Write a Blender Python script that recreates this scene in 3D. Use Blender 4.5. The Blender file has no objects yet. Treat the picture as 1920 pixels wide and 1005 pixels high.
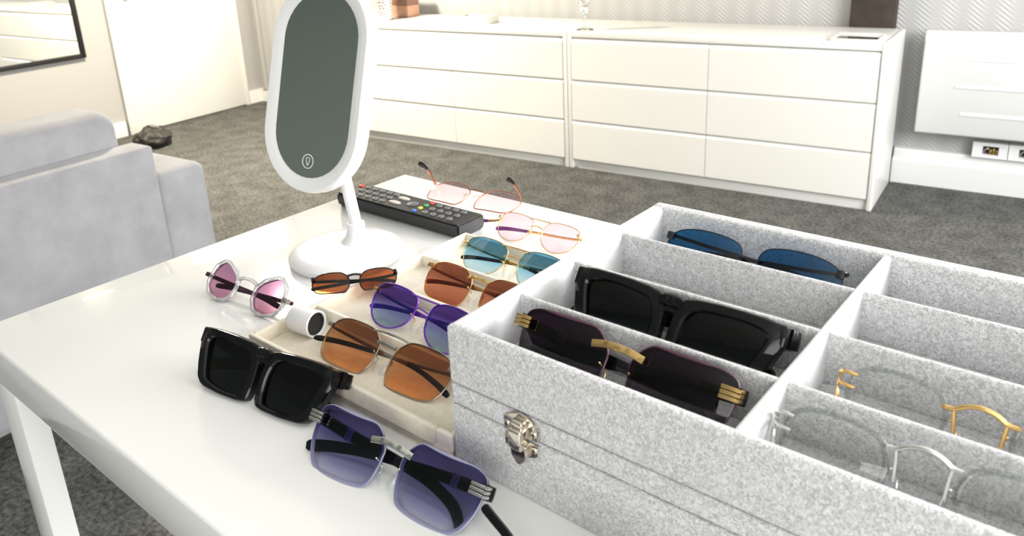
import bpy, bmesh, math, random
from mathutils import Matrix, Vector, Euler, noise

# ------------------------------------------------------------------ camera, light, exposure
scene = bpy.context.scene
COL = scene.collection
F_PX, CX, CY = 1475.4228, 942.6788, 339.1788
cam_d = bpy.data.cameras.new('camera')
cam = bpy.data.objects.new('camera', cam_d); COL.objects.link(cam)
cam.location = (0.5345, -3.7566, 1.3639)
cam.rotation_euler = (1.2509, 0.0466, 0.5902)
cam_d.sensor_fit = 'HORIZONTAL'; cam_d.sensor_width = 36.0
cam_d.lens = 36.0 * F_PX / 1920.0
cam_d.shift_x = (960.0 - CX) / 1920.0
cam_d.shift_y = (CY - 502.5) / 1920.0
cam_d.clip_start = 0.02
cam_d.dof.use_dof = True
cam_d.dof.focus_distance = 0.72
cam_d.dof.aperture_fstop = 14.0
scene.camera = cam

world = bpy.data.worlds.new('world'); scene.world = world
world.use_nodes = True
world.node_tree.nodes['Background'].inputs[0].default_value = (0.86, 0.93, 1.0, 1)
world.node_tree.nodes['Background'].inputs[1].default_value = 1.0

def area(name, loc, rot, sx, sy, power, col):
    d = bpy.data.lights.new(name, 'AREA'); d.shape = 'RECTANGLE'; d.size = sx; d.size_y = sy
    d.energy = power; d.color = col
    o = bpy.data.objects.new(name, d); COL.objects.link(o); o.location = loc; o.rotation_euler = rot
    return o
# daylight entering through the big window of the right wall, plus fill light added behind the viewer
area('window_daylight', (2.34, -1.7, 1.65), (0, math.radians(-90), math.pi), 1.5, 2.6, 178, (1.0, 0.995, 0.985))
area('front_fill', (1.3, -5.12, 1.6), (math.radians(90), 0, 0), 1.7, 1.4, 30, (1.0, 0.97, 0.92))

scene.view_settings.view_transform = 'Standard'
scene.view_settings.look = 'None'
scene.view_settings.gamma = 1.0
scene.view_settings.use_curve_mapping = False
scene.view_settings.exposure = 0.38
scene.cycles.transparent_max_bounces = 24
scene.cycles.max_bounces = 8
scene.cycles.caustics_reflective = False
scene.cycles.caustics_refractive = False

# ------------------------------------------------------------------ materials
MATS = {}
def mat(name, col, rough=0.5, metal=0.0, coat=0.0, bump=None, var=None, spec=0.5, emit=None, sheen=0.0):
    """bump=(scale, strength, distance[, detail]); var=(scale, colour2, lo, hi)"""
    if name in MATS: return MATS[name]
    m = bpy.data.materials.new(name); m.use_nodes = True; MATS[name] = m
    nt = m.node_tree; b = nt.nodes['Principled BSDF']
    b.inputs['Base Color'].default_value = (*col, 1); b.inputs['Roughness'].default_value = rough
    b.inputs['Metallic'].default_value = metal; b.inputs['Coat Weight'].default_value = coat
    b.inputs['Specular IOR Level'].default_value = spec
    b.inputs['Sheen Weight'].default_value = sheen
    if emit:
        b.inputs['Emission Color'].default_value = (*emit[:3], 1); b.inputs['Emission Strength'].default_value = emit[3]
    tc = None
    if bump or var:
        tc = nt.nodes.new('ShaderNodeTexCoord')
    if var:
        n = nt.nodes.new('ShaderNodeTexNoise'); n.inputs['Scale'].default_value = var[0]; n.inputs['Detail'].default_value = 5
        n.inputs['Roughness'].default_value = 0.65
        r = nt.nodes.new('ShaderNodeValToRGB'); r.color_ramp.elements[0].color = (*col, 1); r.color_ramp.elements[1].color = (*var[1], 1)
        r.color_ramp.elements[0].position = var[2]; r.color_ramp.elements[1].position = var[3]
        nt.links.new(tc.outputs['Object'], n.inputs['Vector']); nt.links.new(n.outputs['Fac'], r.inputs['Fac'])
        nt.links.new(r.outputs['Color'], b.inputs['Base Color'])
    if bump:
        n = nt.nodes.new('ShaderNodeTexNoise'); n.inputs['Scale'].default_value = bump[0]
        n.inputs['Detail'].default_value = bump[3] if len(bump) > 3 else 3
        if len(bump) > 4: n.inputs['Distortion'].default_value = bump[4]
        bp = nt.nodes.new('ShaderNodeBump'); bp.inputs['Strength'].default_value = bump[1]; bp.inputs['Distance'].default_value = bump[2]
        nt.links.new(tc.outputs['Object'], n.inputs['Vector']); nt.links.new(n.outputs['Fac'], bp.inputs['Height'])
        nt.links.new(bp.outputs['Normal'], b.inputs['Normal'])
    return m

def lens_mat(name, stops, refl=1.0, rough=0.01):
    """tinted see-through lens; stops = [(height in metres above the lens bottom, transmitted colour)] of the dyed gradient"""
    if name in MATS: return MATS[name]
    m = bpy.data.materials.new(name); m.use_nodes = True; MATS[name] = m
    nt = m.node_tree; nt.nodes.clear()
    out = nt.nodes.new('ShaderNodeOutputMaterial'); mix = nt.nodes.new('ShaderNodeMixShader')
    tr = nt.nodes.new('ShaderNodeBsdfTransparent'); gl = nt.nodes.new('ShaderNodeBsdfGlossy'); fr = nt.nodes.new('ShaderNodeFresnel')
    gl.inputs['Roughness'].default_value = rough; fr.inputs['IOR'].default_value = 1.5
    gl.inputs['Color'].default_value = (refl, refl, refl, 1)
    tc = nt.nodes.new('ShaderNodeTexCoord'); sp = nt.nodes.new('ShaderNodeSeparateXYZ'); mr = nt.nodes.new('ShaderNodeMapRange')
    mr.inputs['From Min'].default_value = 0.0; mr.inputs['From Max'].default_value = 0.045
    ra = nt.nodes.new('ShaderNodeValToRGB')
    els = ra.color_ramp.elements
    while len(els) < len(stops): els.new(0.5)
    for e, (v, c) in zip(els, stops):
        e.position = v / 0.045; e.color = (*[math.sqrt(max(x, 0)) for x in c], 1)
    nt.links.new(tc.outputs['Object'], sp.inputs[0]); nt.links.new(sp.outputs['Y'], mr.inputs['Value'])
    nt.links.new(mr.outputs[0], ra.inputs[0]); nt.links.new(ra.outputs[0], tr.inputs[0])
    ge = nt.nodes.new('ShaderNodeNewGeometry'); ib = nt.nodes.new('ShaderNodeMath'); ib.operation = 'SUBTRACT'; ib.inputs[0].default_value = 1.0
    mu = nt.nodes.new('ShaderNodeMath'); mu.operation = 'MULTIPLY'   # outer faces reflect, the inner side of each face only transmits
    nt.links.new(ge.outputs['Backfacing'], ib.inputs[1]); nt.links.new(fr.outputs[0], mu.inputs[0]); nt.links.new(ib.outputs[0], mu.inputs[1])
    nt.links.new(mu.outputs[0], mix.inputs[0]); nt.links.new(tr.outputs[0], mix.inputs[1]); nt.links.new(gl.outputs[0], mix.inputs[2])
    nt.links.new(mix.outputs[0], out.inputs[0])
    return m

M_WHITE = mat('white_lacquer', (0.83, 0.82, 0.79), 0.22, coat=0.3)
M_DRESS = mat('dresser_white_foil', (0.69, 0.685, 0.655), 0.28)
M_TABLE = mat('table_white_gloss', (0.84, 0.84, 0.83), 0.12, coat=0.4)
M_PLAST = mat('white_plastic', (0.71, 0.71, 0.72), 0.3)
M_BLACK = mat('black_acetate', (0.003, 0.003, 0.004), 0.16, coat=0.1, spec=0.3)
M_BLKPL = mat('black_plastic', (0.010, 0.010, 0.011), 0.35)
M_STEEL = mat('polished_silver', (0.72, 0.71, 0.70), 0.16, metal=1.0)
M_GOLD = mat('polished_gold', (0.80, 0.52, 0.20), 0.18, metal=1.0)
M_GOLDD = mat('brushed_gold', (0.62, 0.42, 0.17), 0.32, metal=1.0)
M_PEWT = mat('grey_metal', (0.42, 0.40, 0.36), 0.28, metal=1.0)
M_NICK = mat('nickel', (0.80, 0.73, 0.64), 0.10, metal=1.0)
M_COPP = mat('copper_frame', (0.42, 0.17, 0.09), 0.25, metal=0.9)
M_VIOL = mat('violet_metal', (0.26, 0.08, 0.60), 0.2, metal=0.8)
M_PAD = lens_mat('clear_silicone', [(0.0, (0.86, 0.88, 0.90)), (0.045, (0.86, 0.88, 0.90))])
M_MIRR = mat('mirror_glass', (0.88, 0.89, 0.86), 0.0, metal=1.0)
M_DOOR = mat('door_white_paint', (0.66, 0.655, 0.625), 0.35)
M_SKIRT = mat('skirting_white_paint', (0.66, 0.66, 0.655), 0.4)
M_RAD = mat('radiator_enamel', (0.56, 0.57, 0.56), 0.3)
M_WALL = mat('wall_paint', (0.34, 0.335, 0.325), 0.85, bump=(60, 0.08, 0.002))
M_CEIL = mat('ceiling_paint', (0.80, 0.80, 0.78), 0.9)
M_SOFA = mat('sofa_fabric', (0.225, 0.222, 0.235), 0.95, bump=(260, 0.35, 0.002, 4), var=(9, (0.31, 0.308, 0.322), 0.3, 0.75), sheen=0.25)
M_WOOD = mat('dark_timber', (0.020, 0.014, 0.011), 0.85, bump=(14, 0.5, 0.01, 6), var=(7, (0.050, 0.034, 0.028), 0.35, 0.75))
M_CREAM = mat('cream_suede', (0.66, 0.60, 0.49), 0.95, bump=(900, 0.35, 0.0008, 4), var=(160, (0.74, 0.68, 0.57), 0.35, 0.7), sheen=0.3)
M_CREAMS = mat('cream_card', (0.80, 0.76, 0.66), 0.7)

def fleece(name, c0, c1, scale, strength):
    m = bpy.data.materials.new(name); m.use_nodes = True; MATS[name] = m
    nt = m.node_tree; b = nt.nodes['Principled BSDF']; b.inputs['Roughness'].default_value = 0.95
    b.inputs['Specular IOR Level'].default_value = 0.15; b.inputs['Sheen Weight'].default_value = 0.3
    tc = nt.nodes.new('ShaderNodeTexCoord')
    n = nt.nodes.new('ShaderNodeTexNoise'); n.inputs['Scale'].default_value = scale; n.inputs['Detail'].default_value = 2.5
    n.inputs['Distortion'].default_value = 1.6
    r = nt.nodes.new('ShaderNodeValToRGB'); r.color_ramp.elements[0].position = 0.38; r.color_ramp.elements[1].position = 0.60
    r.color_ramp.elements[0].color = (*c0, 1); r.color_ramp.elements[1].color = (*c1, 1)
    bp = nt.nodes.new('ShaderNodeBump'); bp.inputs['Strength'].default_value = strength; bp.inputs['Distance'].default_value = 0.0012
    nt.links.new(tc.outputs['Object'], n.inputs['Vector']); nt.links.new(n.outputs['Fac'], r.inputs[0]); nt.links.new(r.outputs[0], b.inputs['Base Color'])
    nt.links.new(n.outputs['Fac'], bp.inputs['Height']); nt.links.new(bp.outputs[0], b.inputs['Normal'])
    return m
M_FLEECE = fleece('grey_fleece', (0.40, 0.40, 0.41), (0.66, 0.66, 0.675), 430, 0.9)
M_FLEECES = fleece('grey_fleece_smooth', (0.62, 0.62, 0.635), (0.70, 0.70, 0.715), 500, 0.2)

def carpet():
    m = bpy.data.materials.new('carpet'); m.use_nodes = True
    nt = m.node_tree; b = nt.nodes['Principled BSDF']; b.inputs['Roughness'].default_value = 1.0; b.inputs['Specular IOR Level'].default_value = 0.05
    tc = nt.nodes.new('ShaderNodeTexCoord')
    n1 = nt.nodes.new('ShaderNodeTexNoise'); n1.inputs['Scale'].default_value = 70; n1.inputs['Detail'].default_value = 5; n1.inputs['Roughness'].default_value = 0.75
    n2 = nt.nodes.new('ShaderNodeTexNoise'); n2.inputs['Scale'].default_value = 9; n2.inputs['Detail'].default_value = 4
    r1 = nt.nodes.new('ShaderNodeValToRGB'); r1.color_ramp.elements[0].position = 0.36; r1.color_ramp.elements[1].position = 0.66
    r1.color_ramp.elements[0].color = (0.041, 0.041, 0.039, 1); r1.color_ramp.elements[1].color = (0.172, 0.171, 0.162, 1)
    r2 = nt.nodes.new('ShaderNodeValToRGB'); r2.color_ramp.elements[0].color = (0.72, 0.72, 0.72, 1); r2.color_ramp.elements[1].color = (1.2, 1.2, 1.2, 1)
    r2.color_ramp.elements[0].position = 0.3; r2.color_ramp.elements[1].position = 0.7
    mx = nt.nodes.new('ShaderNodeMix'); mx.data_type = 'RGBA'; mx.blend_type = 'MULTIPLY'; mx.inputs[0].default_value = 1.0
    bp = nt.nodes.new('ShaderNodeBump'); bp.inputs['Strength'].default_value = 0.8; bp.inputs['Distance'].default_value = 0.008
    for n in (n1, n2): nt.links.new(tc.outputs['Object'], n.inputs['Vector'])
    nt.links.new(n1.outputs['Fac'], r1.inputs[0]); nt.links.new(n2.outputs['Fac'], r2.inputs[0])
    nt.links.new(r1.outputs[0], mx.inputs[6]); nt.links.new(r2.outputs[0], mx.inputs[7]); nt.links.new(mx.outputs[2], b.inputs['Base Color'])
    nt.links.new(n1.outputs['Fac'], bp.inputs['Height']); nt.links.new(bp.outputs[0], b.inputs['Normal'])
    return m
M_CARPET = carpet()

def wallpaper():
    m = bpy.data.materials.new('embossed_wallpaper'); m.use_nodes = True
    nt = m.node_tree; b = nt.nodes['Principled BSDF']; b.inputs['Roughness'].default_value = 0.7
    tc = nt.nodes.new('ShaderNodeTexCoord')
    mp = nt.nodes.new('ShaderNodeMapping'); mp.inputs['Rotation'].default_value = (0, math.radians(-38), 0)
    w1 = nt.nodes.new('ShaderNodeTexWave'); w1.wave_type = 'BANDS'; w1.bands_direction = 'Z'; w1.inputs['Scale'].default_value = 18
    w2 = nt.nodes.new('ShaderNodeTexWave'); w2.wave_type = 'BANDS'; w2.bands_direction = 'X'; w2.inputs['Scale'].default_value = 2.85; w2.inputs['Distortion'].default_value = 0.6
    mu = nt.nodes.new('ShaderNodeMath'); mu.operation = 'MULTIPLY'
    r = nt.nodes.new('ShaderNodeValToRGB'); r.color_ramp.elements[0].color = (0.37, 0.368, 0.362, 1); r.color_ramp.elements[1].color = (0.455, 0.452, 0.445, 1)
    bp = nt.nodes.new('ShaderNodeBump'); bp.inputs['Strength'].default_value = 0.5; bp.inputs['Distance'].default_value = 0.004
    nt.links.new(tc.outputs['Object'], mp.inputs[0]); nt.links.new(mp.outputs[0], w1.inputs['Vector']); nt.links.new(tc.outputs['Object'], w2.inputs['Vector'])
    nt.links.new(w1.outputs['Fac'], mu.inputs[0]); nt.links.new(w2.outputs['Fac'], mu.inputs[1])
    nt.links.new(mu.outputs[0], r.inputs[0]); nt.links.new(r.outputs[0], b.inputs['Base Color'])
    nt.links.new(mu.outputs[0], bp.inputs['Height']); nt.links.new(bp.outputs[0], b.inputs['Normal'])
    return m
M_PAPER = wallpaper()

# ------------------------------------------------------------------ mesh helpers
def tag(o, label=None, cat=None, group=None, kind=None):
    if label: o['label'] = label
    if cat: o['category'] = cat
    if group: o['group'] = group
    if kind: o['kind'] = kind
    return o
def obj(name, bm, m, parent=None, smooth=False, angle=None):
    me = bpy.data.meshes.new(name)
    bmesh.ops.recalc_face_normals(bm, faces=bm.faces[:])
    bm.to_mesh(me); bm.free()
    if m: me.materials.append(m)
    if smooth:
        for p in me.polygons: p.use_smooth = True
        if angle is not None:
            me.set_sharp_from_angle(angle=math.radians(angle))
    o = bpy.data.objects.new(name, me); COL.objects.link(o)
    if parent: o.parent = parent
    return o
def empty(name, matrix):
    o = bpy.data.objects.new(name, None); COL.objects.link(o); o.empty_display_size = 0.05
    o.matrix_world = matrix
    return o
def T(x=0, y=0, z=0): return Matrix.Translation((x, y, z))
def bx(bm, a, b, bev=0.0, seg=2, mtx=None):
    r = bmesh.ops.create_cube(bm, size=1.0)
    vs = r['verts']
    for v in vs:
        v.co = Vector(((a[0] + b[0]) / 2 + v.co.x * (b[0] - a[0]), (a[1] + b[1]) / 2 + v.co.y * (b[1] - a[1]), (a[2] + b[2]) / 2 + v.co.z * (b[2] - a[2])))
    if bev > 0:
        es = list({e for v in vs for e in v.link_edges})
        rr = bmesh.ops.bevel(bm, geom=es, offset=bev, segments=seg, profile=0.5, affect='EDGES')
        vs = list({v for f in rr['faces'] for v in f.verts})
    if mtx:
        bmesh.ops.transform(bm, matrix=mtx, verts=vs)
    return bm
def box(name, a, b, m, parent=None, bev=0.0, seg=2, mtx=None):
    return obj(name, bx(bmesh.new(), a, b, bev, seg, mtx), m, parent, smooth=bev > 0, angle=35 if seg < 3 else 60)
def catmull(pts, n=8, closed=True):
    P = [Vector(p) for p in pts]; out = []; L = len(P)
    rng = range(L) if closed else range(L - 1)
    for i in rng:
        if closed: p0, p1, p2, p3 = P[i - 1], P[i], P[(i + 1) % L], P[(i + 2) % L]
        else: p0, p1, p2, p3 = P[max(i - 1, 0)], P[i], P[i + 1], P[min(i + 2, L - 1)]
        for k in range(n):
            t = k / n
            out.append(0.5 * ((2 * p1) + (p2 - p0) * t + (2 * p0 - 5 * p1 + 4 * p2 - p3) * t * t + (3 * p1 - p0 - 3 * p2 + p3) * t ** 3))
    if not closed: out.append(P[-1])
    return out
def sweep(bm, path, prof, closed=False, up=Vector((0, 0, 1)), scale=None):
    """sweep a 2D profile (list of (side, up) offsets) along a 3D path"""
    n = len(path); rings = []
    for i, p in enumerate(path):
        p = Vector(p)
        a = Vector(path[i - 1]) if (i > 0 or closed) else p
        b = Vector(path[(i + 1) % n]) if (i < n - 1 or closed) else p
        t = (b - a).normalized()
        s = t.cross(up)
        if s.length < 1e-4: s = t.cross(Vector((0.13, 1, 0.07)))
        s.normalize(); u = s.cross(t).normalized()
        k = scale[i] if scale else (1, 1)
        rings.append([bm.verts.new(p + s * (q[0] * k[0]) + u * (q[1] * k[1])) for q in prof])
    m = len(prof)
    for i in range(n if closed else n - 1):
        A, B = rings[i], rings[(i + 1) % n]
        for j in range(m):
            bm.faces.new((A[j], A[(j + 1) % m], B[(j + 1) % m], B[j]))
    if not closed:
        bm.faces.new(rings[0][::-1]); bm.faces.new(rings[-1])
    return bm
def circ(r, n=8): return [(r * math.cos(2 * math.pi * i / n), r * math.sin(2 * math.pi * i / n)) for i in range(n)]
def rect(w, t, c=0.25):
    w, t = w / 2, t / 2; k = min(w, t) * c * 2
    return [(w, t - k), (w - k, t), (-w + k, t), (-w, t - k), (-w, -t + k), (-w + k, -t), (w - k, -t), (w, -t + k)]
def lathe(bm, prof, seg=32, mtx=None):
    rings = []
    for (r, z) in prof:
        if r < 1e-6: rings.append([bm.verts.new((0, 0, z))])
        else: rings.append([bm.verts.new((r * math.cos(2 * math.pi * i / seg), r * math.sin(2 * math.pi * i / seg), z)) for i in range(seg)])
    for A, B in zip(rings[:-1], rings[1:]):
        for i in range(seg):
            j = (i + 1) % seg
            if len(A) == 1 and len(B) == 1: continue
            if len(A) == 1: bm.faces.new((A[0], B[i], B[j]))
            elif len(B) == 1: bm.faces.new((A[i], A[j], B[0]))
            else: bm.faces.new((A[i], A[j], B[j], B[i]))
    if len(rings[0]) > 1: bm.faces.new(rings[0][::-1])
    if len(rings[-1]) > 1: bm.faces.new(rings[-1])
    if mtx: bmesh.ops.transform(bm, matrix=mtx, verts=bm.verts[:])
    return bm
def prism(bm, poly, axis_pts):
    """extrude a polygon given as 3D points by the vector axis_pts"""
    v0 = [bm.verts.new(p) for p in poly]; v1 = [bm.verts.new(Vector(p) + Vector(axis_pts)) for p in poly]
    bm.faces.new(v0); bm.faces.new(v1[::-1])
    for i in range(len(poly)):
        j = (i + 1) % len(poly); bm.faces.new((v0[i], v0[j], v1[j], v1[i]))
    return bm

# ------------------------------------------------------------------ the room
XL, XR, YB, YF, ZC = -4.90, 2.40, 0.56, -5.20, 2.50
def struct(name, bm, m, label, parent=None):
    o = obj(name, bm, m, parent)
    tag(o, label, None, None, 'structure'); return o
struct('floor', bx(bmesh.new(), (XL - .1, YF - .1, -.06), (XR + .1, YB + .1, 0)), M_CARPET, 'dark grey flecked carpet covering the floor')
struct('ceiling', bx(bmesh.new(), (XL - .1, YF - .1, ZC), (XR + .1, YB + .1, ZC + .06)), M_CEIL, 'plain white ceiling out of frame')
struct('wall_left', bx(bmesh.new(), (XL - .1, YF, 0), (XL, YB, ZC)), M_WALL, 'pale grey painted wall with the door and hanging mirror')
struct('wall_back', bx(bmesh.new(), (XL - .1, YB, 0), (XR + .1, YB + .1, ZC)), M_PAPER, 'light grey embossed wallpapered wall behind the dressers')
wr = bmesh.new()
for a, b in (((XR, YF, 0), (XR + .1, YB, .85)), ((XR, YF, 2.4), (XR + .1, YB, ZC)), ((XR, YF, .85), (XR + .1, -3.0, 2.4)), ((XR, -.4, .85), (XR + .1, YB, 2.4))):
    bx(wr, a, b)
struct('wall_right', wr, M_WALL, 'painted wall with the wide daylight window, out of frame')
wf = bmesh.new()
for a, b in (((XL - .1, YF - .1, 0), (XR + .1, YF, .9)), ((XL - .1, YF - .1, 2.3), (XR + .1, YF, ZC)), ((XL - .1, YF - .1, .9), (.4, YF, 2.3)), ((2.2, YF - .1, .9), (XR + .1, YF, 2.3))):
    bx(wf, a, b)
struct('wall_front', wf, mat('mirror_dark_paint', (.20, .235, .22), .8), 'unseen wall behind the viewer, darkened for the mirror reflection, with a window')  # unseen wall, its dark tone put in so the make-up mirror reflects dark
def window(name, pts, frame_boxes, label):
    f = bmesh.new()
    for a, b in frame_boxes: bx(f, a, b)
    return struct(name, f, M_DOOR, label)
WA, WB = -3.0, -.4
window('window_1', None, [((XR + .02, WA, .85), (XR + .08, WA + .06, 2.4)), ((XR + .02, WB - .06, .85), (XR + .08, WB, 2.4)), ((XR + .02, WA, .85), (XR + .08, WB, .91)), ((XR + .02, WA, 2.34), (XR + .08, WB, 2.4)), ((XR + .02, -1.73, .85), (XR + .08, -1.67, 2.4))], 'white framed window in the right wall, out of frame')
window('fill_window', None, [((.4, YF - .08, .9), (.46, YF - .02, 2.3)), ((2.14, YF - .08, .9), (2.2, YF - .02, 2.3)), ((.4, YF - .08, .9), (2.2, YF - .02, .96)), ((.4, YF - .08, 2.24), (2.2, YF - .02, 2.3))], 'white framed window added behind the viewer for the fill light, out of frame')  # unseen window added to carry the front fill light

M_PANE = lens_mat('window_glass', [(0, (.9, .92, .91)), (.045, (.9, .92, .91))])
for nm, ya, yb in (('window_1', WA + .06, -1.73), ('window_1', -1.67, WB - .06)):
    box('pane', (XR + .045, ya, .91), (XR + .051, yb, 2.34), M_PANE, bpy.data.objects[nm])
box('pane', (.46, YF - .053, .96), (2.14, YF - .047, 2.24), M_PANE, bpy.data.objects['fill_window'])

# stepped white skirting of the back wall
def skirting(name, prof, x0, x1, label):
    return struct(name, prism(bmesh.new(), [(x0, y, z) for y, z in prof], (x1 - x0, 0, 0)), M_SKIRT, label)
skirting('baseboard_back', [(.56, 0), (.50, 0), (.50, .118), (.504, .126), (.512, .131), (.530, .134), (.530, .160), (.536, .172), (.56, .175)], 0.0, XR, 'tall stepped white skirting board under the radiator')
skirting('baseboard_back', [(.56, 0), (.535, 0), (.535, .1), (.56, .1)], XL, 0.0, 'low white skirting board behind the dressers')
bl = bmesh.new(); bx(bl, (XL, .40, 0), (XL + .022, .56, .105)); struct('baseboard_left', bl, M_SKIRT, 'short white skirting board between the door and the corner')
bl = bmesh.new(); bx(bl, (XL, YF, 0), (XL + .022, -.70, .105)); struct('baseboard_left', bl, M_SKIRT, 'white skirting board of the left wall behind the sofa')
tb = bmesh.new(); bx(tb, (-4.845, .525, .1), (-4.80, .56, ZC), .008); struct('trim_1', tb, M_WALL, 'slim vertical boxed pipe in the far corner of the room')
tb = bmesh.new(); bx(tb, (-.262, .495, 0), (-.056, .63, ZC), .004, 1); struct('trim_2', tb, M_WOOD, 'dark brown rough timber post behind the right dresser')

# door in the left wall
door = empty('door_1', T(XL, -.1, 0)); tag(door, 'tall white door with slim casing in the left wall', None, None, 'structure')
box('casing', (0, -.585, 0.0), (.035, -.515, 2.08), M_DOOR, door, .004)
box('casing', (0, .465, 0.0), (.035, .50, 2.08), M_DOOR, door, .004)
box('casing', (0, -.585, 2.01), (.035, .50, 2.08), M_DOOR, door, .004)
lf = box('leaf', (0, -.515, .008), (.022, .465, 2.01), M_DOOR, door, .002)
hb = lathe(bmesh.new(), [(0, 0), (.026, 0), (.026, .006), (.009, .008), (.009, .045), (.022, .05), (.026, .062), (.018, .074), (0, .076)], 20, T(.022, -.44, 1.02) @ Matrix.Rotation(math.radians(90), 4, 'Y'))
obj('handle', hb, M_STEEL, lf, True, 40)

# framed mirror on the left wall
wm = empty('wall_mirror', T(XL, -.884, .603)); tag(wm, 'large wall mirror in a thin black frame reflecting the dressers', 'mirror')
W_, H_, t_ = 1.15, 1.45, .030
box('frame_stile', (0, -t_, 0), (.028, 0, H_), M_BLKPL, wm, .003)
box('frame_stile', (0, -W_, 0), (.028, -W_ + t_, H_), M_BLKPL, wm, .003)
box('frame_rail', (0, -W_ + t_, 0), (.028, -t_, t_), M_BLKPL, wm, .003)
box('frame_rail', (0, -W_ + t_, H_ - t_), (.028, -t_, H_), M_BLKPL, wm, .003)
box('glass', (.002, -W_ + t_, t_), (.014, -t_, H_ - t_), M_MIRR, wm)

# warm ceiling lamp over the left half of the room
cl = empty('ceiling_lamp', T(-3.3, -.9, ZC)); tag(cl, 'round warm ceiling lamp above the sofa side of the room', 'lamp')
obj('canopy', lathe(bmesh.new(), [(0, 0), (.21, 0), (.21, -.03), (.19, -.04), (0, -.04)], 32), M_WHITE, cl, True, 40)
obj('diffuser', lathe(bmesh.new(), [(.19, -.041), (.185, -.07), (.13, -.10), (0, -.115)], 32), mat('lamp_diffuser', (1, .93, .8), .5, emit=(1.0, .80, .52, 3.0)), cl, True)
ld = bpy.data.lights.new('ceiling_lamp_light', 'AREA'); ld.shape = 'DISK'; ld.size = .35; ld.energy = 165; ld.color = (1.0, .89, .70)
lo = bpy.data.objects.new('bulb_light', ld); COL.objects.link(lo); lo.parent = cl; lo.location = (0, 0, -.13)

# ------------------------------------------------------------------ dressers
def dresser(x0, label):
    d = empty('dresser', T(x0 + .8, .24, 0)); tag(d, label, 'dresser', 'white dressers along the back wall')
    w, dp, h, s = .798, .24, .78, .024
    for sx in (-1, 1):
        a = sorted((sx * w, sx * (w - s)))
        box('side_panel', (a[0], -dp, 0), (a[1], dp, h), M_DRESS, d, .006, 3)
    box('top_panel', (-w + s, -dp + .002, h - .036), (w - s, dp, h - .001), M_DRESS, d, .004)
    box('back_panel', (-w + s, dp - .012, .03), (w - s, dp, h - .036), M_DRESS, d)
    box('plinth', (-w + s, -dp + .018, 0), (w - s, -dp + .034, .058), M_DRESS, d, .002)
    n = 3; z0 = .060; z1 = h - .0375; hh = (z1 - z0) / n
    for c in (0, 1):
        xa = -w + s + .003 if c == 0 else .0015
        xb = -.0015 if c == 0 else w - s - .003
        for r in range(n):
            a, b = z0 + r * hh, z0 + (r + 1) * hh - .0028
            f = -dp - .002
            pr = [(xa, f, a), (xa, f, b - .020), (xa, f + .003, b - .014), (xa, f + .017, b), (xa, f + .020, b), (xa, f + .020, a)]
            obj('drawer', prism(bmesh.new(), pr, (xb - xa, 0, 0)), M_DRESS, d)
    return d
dresser(-1.6, 'right white six-drawer dresser, next to the radiator')
dresser(-3.2, 'left white six-drawer dresser, partly behind the standing mirror')

# things on the dressers
v = empty('silver_vase', T(-3.04, .14, .78)); tag(v, 'silver cylindrical vase with a scaly hammered surface on the left dresser', 'vase')
vm = bmesh.new(); lathe(vm, [(0, 0), (.050, 0), (.054, .004), (.055, .012), (.055, .26), (.056, .265), (.050, .265), (.050, .02), (0, .02)], 32)
obj('body', vm, M_STEEL, v, True, 40)
sc = bmesh.new()
for r in range(12):
    for i in range(14):
        a = 2 * math.pi * (i + .5 * (r % 2)) / 14
        mt = T(.0555 * math.cos(a), .0555 * math.sin(a), .018 + r * .0205) @ Matrix.Rotation(a, 4, 'Z') @ Matrix.Diagonal((.35, 1.0, 1.0, 1))
        bmesh.ops.create_uvsphere(sc, u_segments=8, v_segments=5, radius=.0115, matrix=mt)
s_ = obj('scale_relief', sc, M_STEEL, v, True); s_['kind'] = 'stuff'
b = empty('keepsake_box', T(-3.075, .35, .78)); tag(b, 'copper brown banded box standing behind the silver vase', 'box')
M_CB1 = mat('copper_light', (.52, .30, .20), .35, metal=.3); M_CB2 = mat('copper_dark', (.22, .12, .08), .4, metal=.2)
box('lower_band', (-.11, -.06, 0), (.11, .06, .075), M_CB1, b, .004)
box('middle_band', (-.11, -.06, .075), (.11, .06, .150), M_CB2, b, .004)
box('lid', (-.113, -.063, .150), (.113, .063, .22), M_CB1, b, .004)
bb = empty('dark_bottle', T(-3.15, .24, .78)); tag(bb, 'small dark bottle standing at the left of the silver vase', 'bottle')
obj('body', lathe(bmesh.new(), [(0, 0), (.024, 0), (.026, .004), (.026, .12), (.020, .14), (.010, .15), (.010, .175)], 20), M_BLKPL, bb, True, 40)
obj('cap', lathe(bmesh.new(), [(0, .175), (.013, .175), (.013, .205), (0, .207)], 20), mat('bottle_cap', (.35, .22, .18), .4), bb, True, 40)
n_ = empty('tissue_box', T(-2.31, .17, .78) @ Matrix.Rotation(.12, 4, 'Z')); tag(n_, 'low white open tray box on the left dresser', 'box')
for a, c in (((-.11, -.07, 0), (.11, -.063, .045)), ((-.11, .063, 0), (.11, .07, .045)), ((-.11, -.063, 0), (-.103, .063, .045)), ((.103, -.063, 0), (.11, .063, .045))):
    box('wall', a, c, mat('box_card', (.52, .50, .44), .8), n_, .0015)
box('bottom', (-.103, -.063, 0), (.103, .063, .006), M_CREAMS, n_)
box('napkin_stack', (-.098, -.058, .006), (.06, .058, .030), mat('napkin', (.36, .31, .27), .9), n_, .004)
g = empty('crystal_candlestick', T(-1.515, .055, .78)); tag(g, 'clear crystal candlestick standing where the two dressers meet', 'candlestick')
M_CRY = mat('crystal', (.95, .96, .96), .02); M_CRY.node_tree.nodes['Principled BSDF'].inputs['Transmission Weight'].default_value = 1.0
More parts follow.
